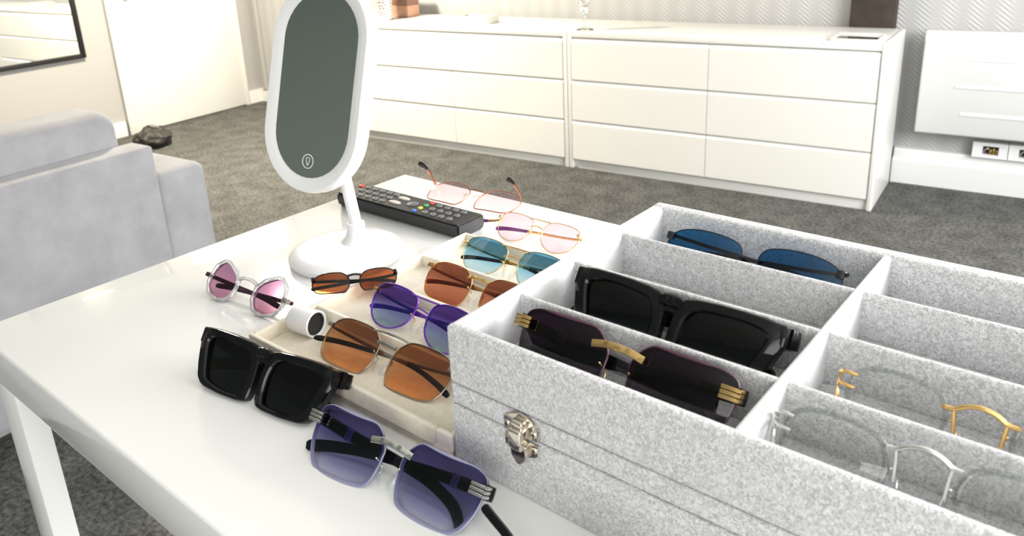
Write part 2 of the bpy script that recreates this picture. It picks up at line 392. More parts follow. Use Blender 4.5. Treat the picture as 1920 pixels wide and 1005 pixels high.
obj('foot', lathe(bmesh.new(), [(0, 0), (.046, 0), (.047, .003), (.030, .008), (.010, .014), (.008, .02)], 24), M_CRY, g, True, 40)
obj('stem', lathe(bmesh.new(), [(.008, .02), (.0065, .035), (.0065, .075), (.010, .085)], 16), M_CRY, g, True, 40)
sp = bmesh.new()
for z, r, k in ((.105, .026, 0), (.15, .036, .3), (.20, .032, .6)):
    bmesh.ops.create_icosphere(sp, subdivisions=1, radius=r, matrix=T(0, 0, z) @ Matrix.Rotation(k, 4, 'Z'))
obj('faceted_ball', sp, M_CRY, g)
obj('cup', lathe(bmesh.new(), [(.014, .228), (.030, .235), (.032, .27), (.027, .27), (.025, .24), (0, .238)], 20), M_CRY, g, True, 40)
tr = empty('mirror_tray', T(-.145, .10, .779)); tag(tr, 'flat mirrored tray with a pale rim on the right dresser', 'tray')
box('plate', (-.095, -.09, 0), (.095, .09, .006), mat('tray_mirror', (.72, .68, .68), .05, metal=1), tr)
for a, c in (((-.10, -.095, 0), (.10, -.090, .014)), ((-.10, .090, 0), (.10, .095, .014)), ((-.10, -.09, 0), (-.095, .09, .014)), ((.095, -.09, 0), (.10, .09, .014))):
    box('rim', a, c, M_DRESS, tr, .001)

# ------------------------------------------------------------------ radiator and sockets
ra = empty('panel_radiator', T(.088, .44, .285)); tag(ra, 'flat white wall radiator with three pressed grooves', 'radiator')
rw, rh = 1.25, .495
bm = bmesh.new(); bx(bm, (0, 0, 0), (rw, .055, rh), .010, 3); obj('front_panel', bm, M_RAD, ra, True, 60)
for z, x0 in ((.105, .185), (.235, .15), (.365, .20)):
    gb = bmesh.new(); prism(gb, [(x0, .0005, z - .006), (x0, -.0026, z - .005), (x0, -.0030, z), (x0, .0005, z + .016)], (rw - 2 * x0, 0, 0))
    obj('groove', gb, M_RAD, ra)
for x in (.25, 1.0):
    box('bracket', (x, .055, .1), (x + .04, .118, .40), M_RAD, ra)
M_BRASS = mat('brass_terminal', (.55, .36, .14), .35, metal=.9); M_SOCKIN = mat('socket_inside', (.05, .045, .04), .6)
for i in range(3):
    x = .342 + i * .148
    s = empty('socket_box', T(x, .505, .1755)); tag(s, ('open white socket box below the radiator, nearest the dresser', 'second white socket box below the radiator, at the frame edge', 'third white socket box in the row below the radiator, out of frame')[i], 'socket', 'socket boxes under the radiator')
    bm = bmesh.new()
    for a, c in (((0, 0, 0), (.145, .05, .016)), ((0, 0, .058), (.145, .05, .075)), ((0, 0, .016), (.042, .05, .058)), ((.108, 0, .016), (.145, .05, .058)), ((.042, .04, .016), (.108, .05, .058))): bx(bm, a, c)
    obj('housing', bm, M_PLAST, s)
    box('inside', (.042, .034, .016), (.108, .04, .058), M_SOCKIN, s)
    for k in range(3):
        box('terminal', (.070 + k * .013, .008, .016), (.079 + k * .013, .030, .040 + .006 * (k % 2)), M_BRASS, s, .002)
    obj('cable', sweep(bmesh.new(), catmull([(.046, .025, .022), (.054, .012, .040), (.064, .014, .044), (.071, .02, .038)], 6, False), circ(.004)), M_PEWT, s, True)

# ------------------------------------------------------------------ sofa seen from behind, dark bag by the door
so = empty('sofa', T(-2.14, -3.1, 0)); tag(so, 'grey fabric sofa seen from behind, left of the table', 'sofa')
def sbox(name, a, c, bev, parent=so, seg=4):
    a = (a[0] + 2.14, a[1] + 3.1, a[2]); c = (c[0] + 2.14, c[1] + 3.1, c[2])
    return box(name, a, c, M_SOFA, parent, bev, seg)
sbox('base', (-2.56, -4.05, .06), (-1.70, -2.45, .36), .02)
sbox('backrest', (-1.80, -4.06, .08), (-1.69, -2.43, .755), .012)
sbox('arm', (-2.58, -2.435, .06), (-1.705, -2.245, .655), .035)
sbox('arm', (-2.58, -4.26, .06), (-1.705, -4.055, .655), .035)
for ya, yb in ((-4.04, -3.26), (-3.245, -2.455)):
    sbox('back_cushion', (-2.02, ya, .42), (-1.80, yb, .862), .055, seg=5)
    sbox('seat_cushion', (-2.54, ya, .34), (-1.99, yb, .47), .04)
for x in (-2.50, -1.78):
    for y in (-4.0, -2.5):
        box('foot', (x + 2.14 - .02, y + 3.1 - .02, 0), (x + 2.14 + .02, y + 3.1 + .02, .07), M_BLKPL, so)
bg = empty('dark_bag', T(-4.42, -.79, 0)); tag(bg, 'crumpled dark bag on the carpet in front of the white door', 'bag')
bm = bmesh.new(); bmesh.ops.create_icosphere(bm, subdivisions=4, radius=1.0)
for vtx in bm.verts:
    k = 1 + .28 * noise.noise(vtx.co * 2.3) + .12 * noise.noise(vtx.co * 6)
    vtx.co = Vector((vtx.co.x * .11 * k, vtx.co.y * .12 * k, max(.0, .058 + vtx.co.z * .075 * k)))
obj('body', bm, mat('bag_cloth', (.020, .018, .016), .7, var=(30, (.13, .11, .10), .5, .8)), bg, True)
obj('strap', sweep(bmesh.new(), catmull([(-.06, -.05, .09), (-.01, -.02, .15), (.05, .03, .13), (.08, .07, .06)], 6, False), rect(.022, .004)), mat('bag_strap', (.16, .14, .13), .6), bg, True, 40)

# ------------------------------------------------------------------ the table frame: x along its long side, y towards the dressers, z above the table top
ZT = 1.0208
TM = T(-.2615, -3.4962, ZT) @ Matrix.Rotation(math.radians(-6.0), 4, 'Z')
tb = empty('table', TM @ T(.62, .28, -ZT)); tag(tb, 'tall glossy white table with slim legs carrying the sunglasses', 'table')
box('table_top', (-.62, -.28, ZT - .043), (.66, .279, ZT), M_TABLE, tb, .0025, 3)
for lx in (-.588, .583):
    for ly in (-.28, .257):
        box('leg', (lx, ly, 0), (lx + .045, ly + .022, ZT - .043), M_TABLE, tb, .0015)

# ------------------------------------------------------------------ lit make-up mirror on a stand
yw, tl, rl = -.1848, .2859, -.034
n3 = Vector((-math.sin(yw) * math.cos(tl), -math.cos(yw) * math.cos(tl), math.sin(tl)))
x3 = Vector((math.cos(yw), -math.sin(yw), 0)); y3 = n3.cross(x3)
X3 = x3 * math.cos(rl) + y3 * math.sin(rl); Y3 = y3 * math.cos(rl) - x3 * math.sin(rl)
hc = Vector((.1582, .305, .1927))
HM = Matrix(((X3.x, Y3.x, n3.x, hc.x), (X3.y, Y3.y, n3.y, hc.y), (X3.z, Y3.z, n3.z, hc.z), (0, 0, 0, 1)))
bpt = Vector((.163, .334, 0))
mk = empty('makeup_mirror', TM @ T(*bpt)); tag(mk, 'white oval make-up mirror on a round-based stand', 'mirror')
obj('base', lathe(bmesh.new(), [(0, 0), (.060, 0), (.0625, .003), (.0625, .007), (.059, .0105), (.045, .0122), (0, .0125)], 64, T(.002, -.018, 0)), M_PLAST, mk, True, 40)
obj('collar', lathe(bmesh.new(), [(.024, .010), (.018, .0125), (.0125, .018), (.0100, .026), (.0098, .034), (0, .034)], 32), M_PLAST, mk, True, 50)
HL = T(*(-bpt)) @ HM
ptop = HL @ Vector((0, -.012, -.020))
obj('pole', sweep(bmesh.new(), [Vector((0, 0, .015)), Vector((0, 0, .035)).lerp(ptop, .03), Vector((0, 0, .035)).lerp(ptop, .6), ptop], circ(.0066, 20)), M_PLAST, mk, True, 50)
def stadium(a, b, n=20):
    return [(a * math.cos(math.pi * i / n), b + a * math.sin(math.pi * i / n)) for i in range(n + 1)] + [(-a * math.cos(math.pi * i / n), -b - a * math.sin(math.pi * i / n)) for i in range(n + 1)]
def loft(bm, rings, cap0=True, cap1=True):
    V = [[bm.verts.new(p) for p in r] for r in rings]; m = len(V[0])
    for A, B in zip(V[:-1], V[1:]):
        for j in range(m): bm.faces.new((A[j], A[(j + 1) % m], B[(j + 1) % m], B[j]))
    if cap0: bm.faces.new(V[0][::-1])
    if cap1: bm.faces.new(V[-1])
    return bm
hb_ = .0465
def ring(a, z): return [HL @ Vector((x, y, z)) for x, y in stadium(a, hb_)]
obj('head_shell', loft(bmesh.new(), [ring(.050, -.021), ring(.058, -.0205), ring(.0625, -.018), ring(.0645, -.013), ring(.0645, -.004), ring(.0638, -.001), ring(.062, .0005), ring(.0565, .0), ring(.0515, -.0018), ring(.0492, -.0030)], True, True), M_PLAST, mk, True, 32)
gl = obj('mirror_glass', loft(bmesh.new(), [ring(.0489, -.0034), ring(.0489, -.0024)]), mat('makeup_mirror_glass', (.55, .58, .56), .03, metal=1.0), mk)
M_ICON = mat('icon_print', (.80, .84, .82), .5)
ic = bmesh.new(); icc = Vector((.000, -.0785, -.0021))
def hp(x, y): return HL @ (icc + Vector((x, y, 0)))
upn = (HL.to_3x3() @ Vector((0, 0, 1))).normalized()
sweep(ic, [hp(.0072 * math.cos(2 * math.pi * i / 32), .0072 * math.sin(2 * math.pi * i / 32)) for i in range(32)], rect(.0008, .0004), True, upn)
bulb = [(.0011, -.0022), (.0014, -.0010), (.0024, .0008), (.0024, .0026), (.0012, .0040), (-.0012, .0040), (-.0024, .0026), (-.0024, .0008), (-.0014, -.0010), (-.0011, -.0022)]
sweep(ic, [hp(*p) for p in bulb], rect(.0006, .0004), True, upn)
for yy in (-.0030, -.0038): sweep(ic, [hp(-.0010, yy), hp(.0010, yy)], rect(.0006, .0004), False, upn)
obj('light_icon', ic, M_ICON, gl)

# ------------------------------------------------------------------ remote control
rc = empty('remote_control', TM @ T(.130, .4405, 0)); tag(rc, 'long black remote control lying behind the make-up mirror', 'remote')
rb = bmesh.new(); prism(rb, [(-.108, -.0235, .006), (-.108, -.020, .0), (-.108, .020, .0), (-.108, .0235, .006), (-.108, .0225, .018), (-.108, -.0225, .018)], (.216, 0, 0))
bmesh.ops.bevel(rb, geom=rb.edges[:], offset=.002, segments=2, affect='EDGES'); obj('body', rb, M_BLKPL, rc, True, 40)
M_KEY = mat('remote_key_grey', (.10, .105, .11), .5); M_KEYW = mat('remote_key_pale', (.55, .50, .48), .5)
keycols = {'blue': mat('remote_key_blue', (.02, .13, .45), .5), 'yellow': mat('remote_key_yellow', (.6, .45, .05), .5), 'red': mat('remote_key_red', (.5, .04, .03), .5), 'green': mat('remote_key_green', (.03, .30, .10), .5)}
def key(x, y, sx, sy, m):
    bm = bmesh.new(); lathe(bm, [(1, 0), (1, .6), (.8, 1), (0, 1.05)], 12, T(x, y, .0178) @ Matrix.Diagonal((sx, sy, .0018, 1))); obj('key', bm, m, rc, True, 50)
key(-.098, .012, .004, .004, keycols['red'])
for i in range(5):
    for j in range(3): key(-.084 + i * .0135, -.0125 + j * .0125, .0036, .0042, M_KEY)
for j in range(2): key(-.012, -.008 + j * .016, .010, .0040, M_KEYW)
key(.012, 0, .0075, .0075, M_KEY)
for k, c in enumerate(('blue', 'yellow', 'green', 'red')): key(.030, -.0155 + k * .0103, .0030, .0034, keycols[c])
for i in range(4):
    for j in range(3): key(.045 + i * .0135, -.0125 + j * .0125, .0036, .0042, M_KEY)

# ------------------------------------------------------------------ grey fleece sunglasses case
X0, X1, Y0, Y1 = .4985, .886, .1336, .4045
cs = empty('display_case', TM @ T((X0 + X1) / 2, (Y0 + Y1) / 2, 0)); tag(cs, 'large light grey fleece display case with open sunglasses slots', 'case')
OX, OY = (X0 + X1) / 2, (Y0 + Y1) / 2
def cbox(name, a, c, m, bev, parent=cs, seg=3):
    bm = bmesh.new(); bx(bm, (a[0] - OX, a[1] - OY, a[2]), (c[0] - OX, c[1] - OY, c[2]), bev, seg)
    return obj(name, bm, m, parent, True, 70)
cbox('lower_box', (X0, Y0, 0), (X1, Y1, .0452), M_FLEECE, .0022)
cbox('lid_band', (X0 + .0008, Y0 + .0008, .0460), (X1 - .0008, Y1 - .0008, .0606), M_FLEECE, .0016)
wt = .0085; HT = .1030; FL = .069
cbox('tray_floor', (X0 + .002, Y0 + .002, .0614), (X1 - .002, Y1 - .002, FL), M_FLEECE, .001)
cbox('front_wall', (X0, Y0, .0612), (X1, Y0 + wt, HT), M_FLEECE, .0034)
cbox('back_wall', (X0, Y1 - wt - .006, .0612), (X1, Y1, HT), M_FLEECE, .0034)
cbox('side_wall', (X0, Y0 + .002, .0614), (X0 + .013, Y1 - .002, HT - .0004), M_FLEECES, .0034)
cbox('side_wall', (X1 - .013, Y0 + .002, .0614), (X1, Y1 - .002, HT - .0004), M_FLEECES, .0034)
XD = .6905
for y in (.196, .2605, .3265):
    cbox('long_divider', (X0 + .010, y - .0026, FL - .001), (X1 - .010, y + .0026, HT - .0012), M_FLEECE, .0022)
cbox('cross_divider', (XD - .0032, Y0 + .006, FL - .001), (XD + .0032, Y1 - .010, HT - .0006), M_FLEECES, .0024)
# ornate latch on the case front: local x of the front, z up, towards -y
lt = empty('latch', Matrix.Identity(4)); lt.parent = cs; lt.location = (.5585 - OX, Y0 - OY, .045)
tag(lt, 'polished nickel draw latch on the case front')
def plate(name, pts, y0, y1, m, parent=lt, bev=.0005):
    bm = bmesh.new(); prism(bm, [(p[0] / 1000, y0, p[1] / 1000) for p in pts], (0, y1 - y0, 0))
    bmesh.ops.bevel(bm, geom=[e for e in bm.edges], offset=bev, segments=1, affect='EDGES')
    return obj(name, bm, m, parent, True, 30)
plate('upper_plate', [(-13, 2), (-13.5, 11), (-11, 12), (-9, 14.5), (-5, 16.5), (0, 17.5), (5, 16.5), (9, 14.5), (11, 12), (13.5, 11), (13, 2)], -.0016, .0003, M_NICK)
plate('lower_plate', [(-13, -.5), (13, -.5), (13, -8), (10, -9.5), (5, -11.5), (0, -13), (-5, -11.5), (-10, -9.5), (-13, -8)], -.0016, .0003, M_NICK)
bm = bmesh.new(); bx(bm, (-.0052, -.0085, -.0045), (.0052, -.0010, .0095), .0016, 3); obj('catch', bm, M_NICK, lt, True, 40)
bm = bmesh.new(); bx(bm, (-.0046, -.0060, .0085), (.0046, -.0010, .0140), .0014, 3); obj('catch_hook', bm, M_NICK, lt, True, 40)
plate('lever', [(-6, -2), (6, -2), (6.5, -8), (4, -11), (2.5, -16), (0, -17.5), (-2.5, -16), (-4, -11), (-6.5, -8)], -.0052, -.0014, M_NICK, bev=.0010)
for x, z in ((-10.3, 7.0), (10.3, 7.0), (-10.3, -4.2), (10.3, -4.2)):
    sm = bmesh.new(); lathe(sm, [(.0022, 0), (.0021, .0006), (.0012, .0011), (0, .0012)], 14, T(x / 1000, -.0015, z / 1000) @ Matrix.Rotation(math.radians(90), 4, 'X'))
    s1 = obj('screw', sm, M_NICK, lt, True, 60)
    cr = bmesh.new(); bx(cr, (x / 1000 - .0013, -.00285, z / 1000 - .0003), (x / 1000 + .0013, -.0026, z / 1000 + .0003)); bx(cr, (x / 1000 - .0003, -.00285, z / 1000 - .0013), (x / 1000 + .0003, -.0026, z / 1000 + .0013))
    obj('cross_slot', cr, M_BLKPL, lt)

# ------------------------------------------------------------------ cream suede tray beside the case
CX0, CX1, CY0, CY1 = .262, .4975, .131, .4045
ct = empty('cream_tray', TM @ T((CX0 + CX1) / 2, (CY0 + CY1) / 2, 0)); tag(ct, 'low cream suede display tray against the grey case', 'tray')
def tbox(name, a, c, m=M_CREAM, bev=.0012):
    ox, oy = (CX0 + CX1) / 2, (CY0 + CY1) / 2
    bm = bmesh.new(); bx(bm, (a[0] - ox, a[1] - oy, a[2]), (c[0] - ox, c[1] - oy, c[2]), bev, 2); return obj(name, bm, m, ct, True, 60)
tbox('floor_board', (CX0, CY0, 0), (CX1, CY1, .0085))
tbox('front_wall', (CX0, CY0, .0005), (CX1 - .0145, CY0 + .0045, .0205))
tbox('corner_block', (CX1 - .0145, CY0 + .001, .0005), (CX1, CY0 + .0055, .0195), M_CREAMS)
tbox('back_wall', (CX0, CY1 - .005, .0005), (CX1, CY1, .0205))
tbox('side_wall', (CX0, CY0 + .004, .0005), (CX0 + .005, CY1 - .004, .0205))
tbox('side_wall', (CX1 - .005, CY0 + .006, .0005), (CX1, CY1 - .004, .0185), M_CREAMS)
for y in (.2005, .268, .335):
    tbox('divider', (CX0 + .004, y - .002, .008), (CX1 - .004, y + .002, .0200), M_CREAMS)

# small white cap lying in the tray
wc = empty('bottle_cap', TM @ T(.2845, .1745, .0205) @ Matrix.Rotation(math.radians(98), 4, 'Z')); tag(wc, 'small white round cap with a black recessed end in the cream tray', 'cap')
RY = Matrix.Rotation(math.radians(90), 4, 'X')
obj('shell', lathe(bmesh.new(), [(0, -.014), (.0105, -.014), (.0118, -.012), (.0120, .012), (.0105, .0125), (.0098, .010), (0, .010)], 32, RY), M_PLAST, wc, True, 40)
obj('black_insert', lathe(bmesh.new(), [(0, .0098), (.0096, .0098), (.0096, .0115), (.0088, .0115), (.0085, .0105), (0, .0103)], 32, RY), M_BLKPL, wc, True, 40)

# ------------------------------------------------------------------ sunglasses
def resample_angle(pts, c, n=72):
    """outline points at n even angles round c"""
    out = []; m = len(pts)
    for k in range(n):
        a = 2 * math.pi * k / n; d = Vector((math.cos(a), math.sin(a))); best = None
        for i in range(m):
            p, q = Vector(pts[i]) - c, Vector(pts[(i + 1) % m]) - c
            e = q - p; den = d.x * e.y - d.y * e.x
            if abs(den) < 1e-12: continue
            t = (p.x * e.y - p.y * e.x) / den; s = (p.x * d.y - p.y * d.x) / den
            if t > 0 and -1e-9 <= s <= 1 + 1e-9 and (best is None or t > best): best = t
        out.append(c + d * (best if best else .001))
    return out
def curve_z(p, c, R): return -((p[0] - c[0]) ** 2 + .6 * (p[1] - c[1]) ** 2) / (2 * R)
def lens_mesh(out2, c, th, R, bevel=0):
    bm = bmesh.new(); n = len(out2); K = 5
    def surf(z0):
        rings = []
        for k in range(K, 0, -1):
            rings.append([bm.verts.new((*(c + (p - c) * (k / K)), z0 + curve_z(c + (p - c) * (k / K), c, R))) for p in out2])
        rings.append(bm.verts.new((c.x, c.y, z0)))
        for A, B in zip(rings[:-2], rings[1:-1]):
            for j in range(n): bm.faces.new((A[j], A[(j + 1) % n], B[(j + 1) % n], B[j]))
        for j in range(n): bm.faces.new((rings[-2][j], rings[-2][(j + 1) % n], rings[-1]))
        return rings[0]
    A = surf(th / 2); B = surf(-th / 2)
    for j in range(n): bm.faces.new((A[j], B[j], B[(j + 1) % n], A[(j + 1) % n]))
    return bm
def mm(p): return tuple(x / 1000 for x in p)
def pose(c, yaw, tilt, off=(0, 0)):
    return TM @ T(*c) @ Matrix.Rotation(yaw, 4, 'Z') @ Matrix.Rotation(math.radians(90) - tilt, 4, 'X') @ T(off[0] / 1000, off[1] / 1000, 0)
def sunglasses(label, M, outline, lens, group=None, R=.11, wire=None, acetate=None, bridge=None, hinge=None, temples=None, pads=None, edge=None, beads=None, scale=1.0, name='sunglasses'):
    g = empty(name, M @ Matrix.Scale(scale, 4)); tag(g, label, 'sunglasses', group)
    for s in (1, -1):
        o2 = [Vector((s * p[0], p[1])) / 1000 for p in outline]
        c = Vector((sum(p.x for p in o2) / len(o2), sum(p.y for p in o2) / len(o2)))
        sm = catmull([(p.x, p.y, 0) for p in o2], 6)
        o72 = resample_angle([Vector((p.x, p.y)) for p in sm], c, 80)
        lo = obj('lens', lens_mesh(o72, c, .0018, R), lens, g, True, 50)
        if edge:   # polished bevel round a rimless lens
            bm = bmesh.new(); sweep(bm, [Vector((*(c + (p - c) * .965), curve_z(p, c, R) + .0004)) for p in o72], rect(.0030, .0012), True, Vector((0, 0, 1)))
            obj('bevelled_edge', bm, edge, lo, True, 50)
        if wire:
            bm = bmesh.new(); sweep(bm, [Vector((*p, curve_z(p, c, R))) for p in o72], circ(wire[0] / 1000, 8), True); obj('rim', bm, wire[1], g, True)
        if acetate:
            oo = resample_angle([Vector((s * p[0], p[1])) / 1000 for p in acetate['outer']], c, 96)
            ii = resample_angle([Vector((p.x, p.y)) for p in sm], c, 96)
            zf, zb = acetate['z']
            bm = bmesh.new()
            def rr(P, z, k=1.0): return [Vector((*(c + (p - c) * k), z + curve_z(p, c, .35))) for p in P]
            rings = [rr(ii, zb), rr(ii, zf - .0012, 1.0), rr(ii, zf, 1.06), rr(oo, zf, .965), rr(oo, zf - .0012, 1.0), rr(oo, zb + .001, 1.0), rr(oo, zb, .97)]
            V = [[bm.verts.new(p) for p in r] for r in rings]
            for q in range(len(V)):
                A, B = V[q], V[(q + 1) % len(V)]
                for j in range(96): bm.faces.new((A[j], A[(j + 1) % 96], B[(j + 1) % 96], B[j]))
            obj('rim', bm, acetate['mat'], g, True, 40)
            for blk in acetate.get('ends', []):
                bm = bmesh.new(); a = (min(s * blk[0][0], s * blk[1][0]), blk[0][1], blk[0][2]); b_ = (max(s * blk[0][0], s * blk[1][0]), blk[1][1], blk[1][2])
                bx(bm, mm(a), mm(b_), .0016, 2); obj('end_piece', bm, acetate['mat'], g, True, 40)
        if hinge:
            for a, b_ in hinge['boxes']:
                bm = bmesh.new(); a_ = (min(s * a[0], s * b_[0]), a[1], a[2]); c_ = (max(s * a[0], s * b_[0]), b_[1], b_[2])
                bx(bm, mm(a_), mm(c_), .0006, 2); obj('hinge', bm, hinge['mat'], g, True, 40)
            for pth in hinge.get('wires', []):
                bm = bmesh.new(); sweep(bm, catmull([mm((s * p[0], p[1], p[2])) for p in pth], 6, False), circ(hinge.get('r', .9) / 1000, 10)); obj('hinge', bm, hinge['mat'], g, True, 50)
        if temples:
            tp = temples['right'] if s == 1 else temples.get('left', [(-p[0], p[1], p[2] + 6) for p in temples['right']])
            path = catmull([mm(p) for p in tp], 6, False)
            n = len(path); w = temples['w']; sc_ = []
            for i in range(n):
                t = i / (n - 1); k = w[0] + (w[1] - w[0]) * min(t / .55, 1) if t < .55 else w[1] + (w[2] - w[1]) * (t - .55) / .45
                if i == n - 1: k *= .55
                elif i == n - 2: k *= .85
                sc_.append((1.0 if i < n - 1 else .6, k))
            bm = bmesh.new(); sweep(bm, path, rect(temples['t'] / 1000, .001, .35), False, Vector((0, 1, 0)), sc_)
            to = obj('temple', bm, temples['mat'], g, True, 50)
            if temples.get('tipmat'):
                bm = bmesh.new(); m0 = int(n * .62); sweep(bm, path[m0:], rect(temples['t'] * 1.15 / 1000, .0011, .4), False, Vector((0, 1, 0)), sc_[m0:]); obj('temple_tip', bm, temples['tipmat'], to, True, 50)
            if beads:
                bm = bmesh.new(); pb = [Vector(mm(p)) for p in tp]
                A_, B_ = pb[1], pb[2]; L_ = (B_ - A_).length; D_ = (B_ - A_).normalized()
                z_ = temples['t'] / 2000 + .0003
                for q in range(int(L_ / .0017)):
                    for sv in (-1, 1):
                        bmesh.ops.create_icosphere(bm, subdivisions=1, radius=.00062, matrix=T(*(A_ + D_ * (q * .0017) + Vector((0, sv * w[0] / 2000 * .93, z_)))))
                for q in range(7):
                    for r_ in range(3):
                        bmesh.ops.create_icosphere(bm, subdivisions=1, radius=.00085, matrix=T(*(B_ - D_ * (r_ * .0021) + Vector((0, (q - 3) / 3 * w[0] / 2000 * .9, z_)))))
                bo = obj('bead_trim', bm, beads, to, True); bo['kind'] = 'stuff'
        if pads:
            px_, py_, pz_ = pads['at']
            bm = bmesh.new(); bmesh.ops.create_uvsphere(bm, u_segments=14, v_segments=8, radius=1.0, matrix=T(*mm((s * px_, py_, pz_))) @ Matrix.Rotation(-s * .45, 4, 'Z') @ Matrix.Rotation(s * .5, 4, 'Y') @ Matrix.Diagonal((.0036, .0078, .0013, 1)))
            po = obj('nose_pad', bm, M_PAD, g, True)
            bm = bmesh.new(); sweep(bm, catmull([mm((s * (px_ + 3.5), py_ + 9, -.5)), mm((s * (px_ + 1.2), py_ + 5, pz_ - 2.5)), mm((s * px_, py_ + .5, pz_ - 1.2))], 5, False), circ(.00055, 6)); obj('pad_arm', bm, pads['mat'], po, True)
    if bridge:
        for br in bridge if isinstance(bridge, list) else [bridge]:
            half = [mm(p) for p in br['pts']]; full = [(-p[0], p[1], p[2]) for p in half[::-1]] + half[(1 if half[0][0] == 0 else 0):]
            bm = bmesh.new(); path = catmull(full, 6, False)
            sweep(bm, path, circ(br['r'] / 1000, 10) if 'r' in br else rect(br['w'] / 1000, br['t'] / 1000), False, Vector((0, 0, 1)))
            o = obj('bridge', bm, br['mat'], g, True, 45)
    return g

L_SQ = [(8.1, 29.8), (12.8, 37.2), (17.9, 41.3), (23.3, 42.3), (37, 42.3), (53.7, 42), (63.6, 41.3), (70, 38.6), (72, 35.1), (72.1, 30.2), (70.5, 18.2), (67, 9.6), (63.9, 4.7), (56.6, -.2), (46, -1), (30, -.5), (18.8, 1.2), (13.5, 3.5), (10.4, 8.5), (8.3, 17.4), (7.8, 24.3)]
L_PUR = lens_mat('violet_gradient_lens', [(.0, (.84, .84, .92)), (.011, (.44, .44, .64)), (.025, (.11, .10, .27)), (.045, (.065, .052, .18))], .8)
L_PLUM = lens_mat('plum_lens', [(.0, (.05, .02, .05)), (.045, (.045, .016, .045))], .6)
E_VIO = mat('lens_bevel_violet', (.27, .27, .37), .12); E_PLUM = mat('lens_bevel_plum', (.07, .028, .05), .15)
def ridge_hinge(x0, x1, y0, ridge, m):
    bxs = []
    for k in range(3):
        bxs.append(((x0, y0 + k * ridge, .2), (x1, y0 + (k + .86) * ridge, 2.2)))
        bxs.append(((x1 - 2.0, y0 + k * ridge, -9.0), (x1, y0 + (k + .86) * ridge, 2.2)))
    return {'boxes': bxs, 'mat': m}
sq_temples = {'right': [(73, 31.2, -3), (73, 30.6, -10), (42, 28.5, -15), (5, 25, -17.5), (-28, 21.5, -17.5), (-58, 15.5, -13.5), (-76, 9.8, -7.5)],
              'left': [(-73, 31.2, -3), (-72, 30.6, -8.5), (-42, 27.5, -9.5), (-5, 25, -12.5), (25, 22, -12.5), (46, 17, -11), (57, 11.5, -8), (63, 6, -4.5)],
              'w': (9.0, 6.5, 8.5), 't': 2.6, 'mat': M_BLACK}
def squares(label, M, lens, edge, metal, bead, group=None, scale=1.0):
    return sunglasses(label, M, L_SQ, lens, group, edge=edge, hinge=ridge_hinge(64, 75.5, 27.5, 2.6, metal), temples=sq_temples,
        bridge={'pts': [(0, 34.6, 3.2), (8, 34.2, 2.6), (17.5, 32.4, 1.2)], 'w': 4.4, 't': 1.5, 'mat': metal}, pads={'at': (6.8, 14.0, -4.5), 'mat': metal}, beads=bead, scale=scale)
M_BEADP = mat('pale_beads', (.75, .70, .80), .25, metal=.6); M_BEADR = mat('red_beads', (.55, .16, .20), .25, metal=.6)
squares('rimless violet gradient sunglasses with silver bridge, lying at the table front', pose((.4935, .0757, .001), .077, math.radians(40), (-10.5, 0)), L_PUR, E_VIO, M_STEEL, M_BEADP)
squares('rimless dark plum sunglasses with brushed gold bridge in the front case slot', pose((.6, .1515, .0725), 0.0, math.radians(34), (3.0, 2.2)), L_PLUM, E_PLUM, M_GOLDD, M_BEADR)

# chunky black frames
O_BLK = [(4.2, 38.4), (8, 40.5), (16, 42.2), (30, 43.2), (44, 43.4), (58, 43.2), (68, 41.5), (70.5, 38), (69.5, 30), (65, 16), (60, 5), (55, 1.2), (50, -.2), (33, -1.4), (13, -1.2), (6, .2), (3.5, 3.4), (2.5, 10.4), (2.8, 23.8), (3.4, 33)]
I_BLK = [(13, 32), (20, 35.8), (43, 37.3), (57, 35.6), (60, 31.9), (57, 21.4), (52, 9.1), (48, 5.3), (32, 2.3), (15, 2.6), (11.5, 4.9), (9.8, 14), (10, 24)]
L_SMOKE = lens_mat('smoke_lens', [(.0, (.018, .022, .028)), (.02, (.006, .008, .012)), (.045, (.004, .004, .006))], .7)
L_NAVY = lens_mat('navy_lens', [(.0, (.008, .014, .024)), (.045, (.006, .010, .018))], .7)
blk_t = {'right': [(70, 36, -6), (71, 35.5, -14), (45, 31, -20), (5, 27, -22), (-30, 23, -22), (-58, 17, -16), (-72, 11, -10)],
         'left': [(-70, 36, -6), (-69, 35.5, -12), (-45, 31, -14), (-5, 27, -16.5), (30, 23, -16), (55, 17, -12), (66, 11, -8)],
         'w': (11, 8, 9), 't': 4.0, 'mat': M_BLACK}
def chunky(label, M, lens, scale=1.0, temples=blk_t):
    return sunglasses(label, M, I_BLK, lens, None, R=.16, acetate={'outer': O_BLK, 'z': (.0030, -.0050), 'mat': M_BLACK, 'ends': [((60, 29.5, -13), (70.5, 42.0, 1.0))]},
        bridge=[{'pts': [(0, 37.2, .6), (4, 37.2, .4), (7.5, 36.0, .0)], 'w': 7.5, 't': 5.0, 'mat': M_BLACK}, {'pts': [(0, 31.8, -1.2), (4, 31.0, -1.2), (6.5, 26, -1.6)], 'w': 5, 't': 4.6, 'mat': M_BLACK}],
        hinge={'boxes': [((67.5, 31.5, -16), (71.5, 35.5, -12.5))], 'mat': M_NICK}, temples=temples, scale=scale)
chunky('chunky black square sunglasses on the white table, left of the violet pair', pose((.3378, .0874, .001), .139, math.radians(35), (-10.5, 1.5)), L_SMOKE, 1.045)
chunky('oversized glossy black sunglasses in the third case slot', pose((.603, .2125, .0725), -.02, math.radians(33), (0, 2)), L_NAVY, 1.06)

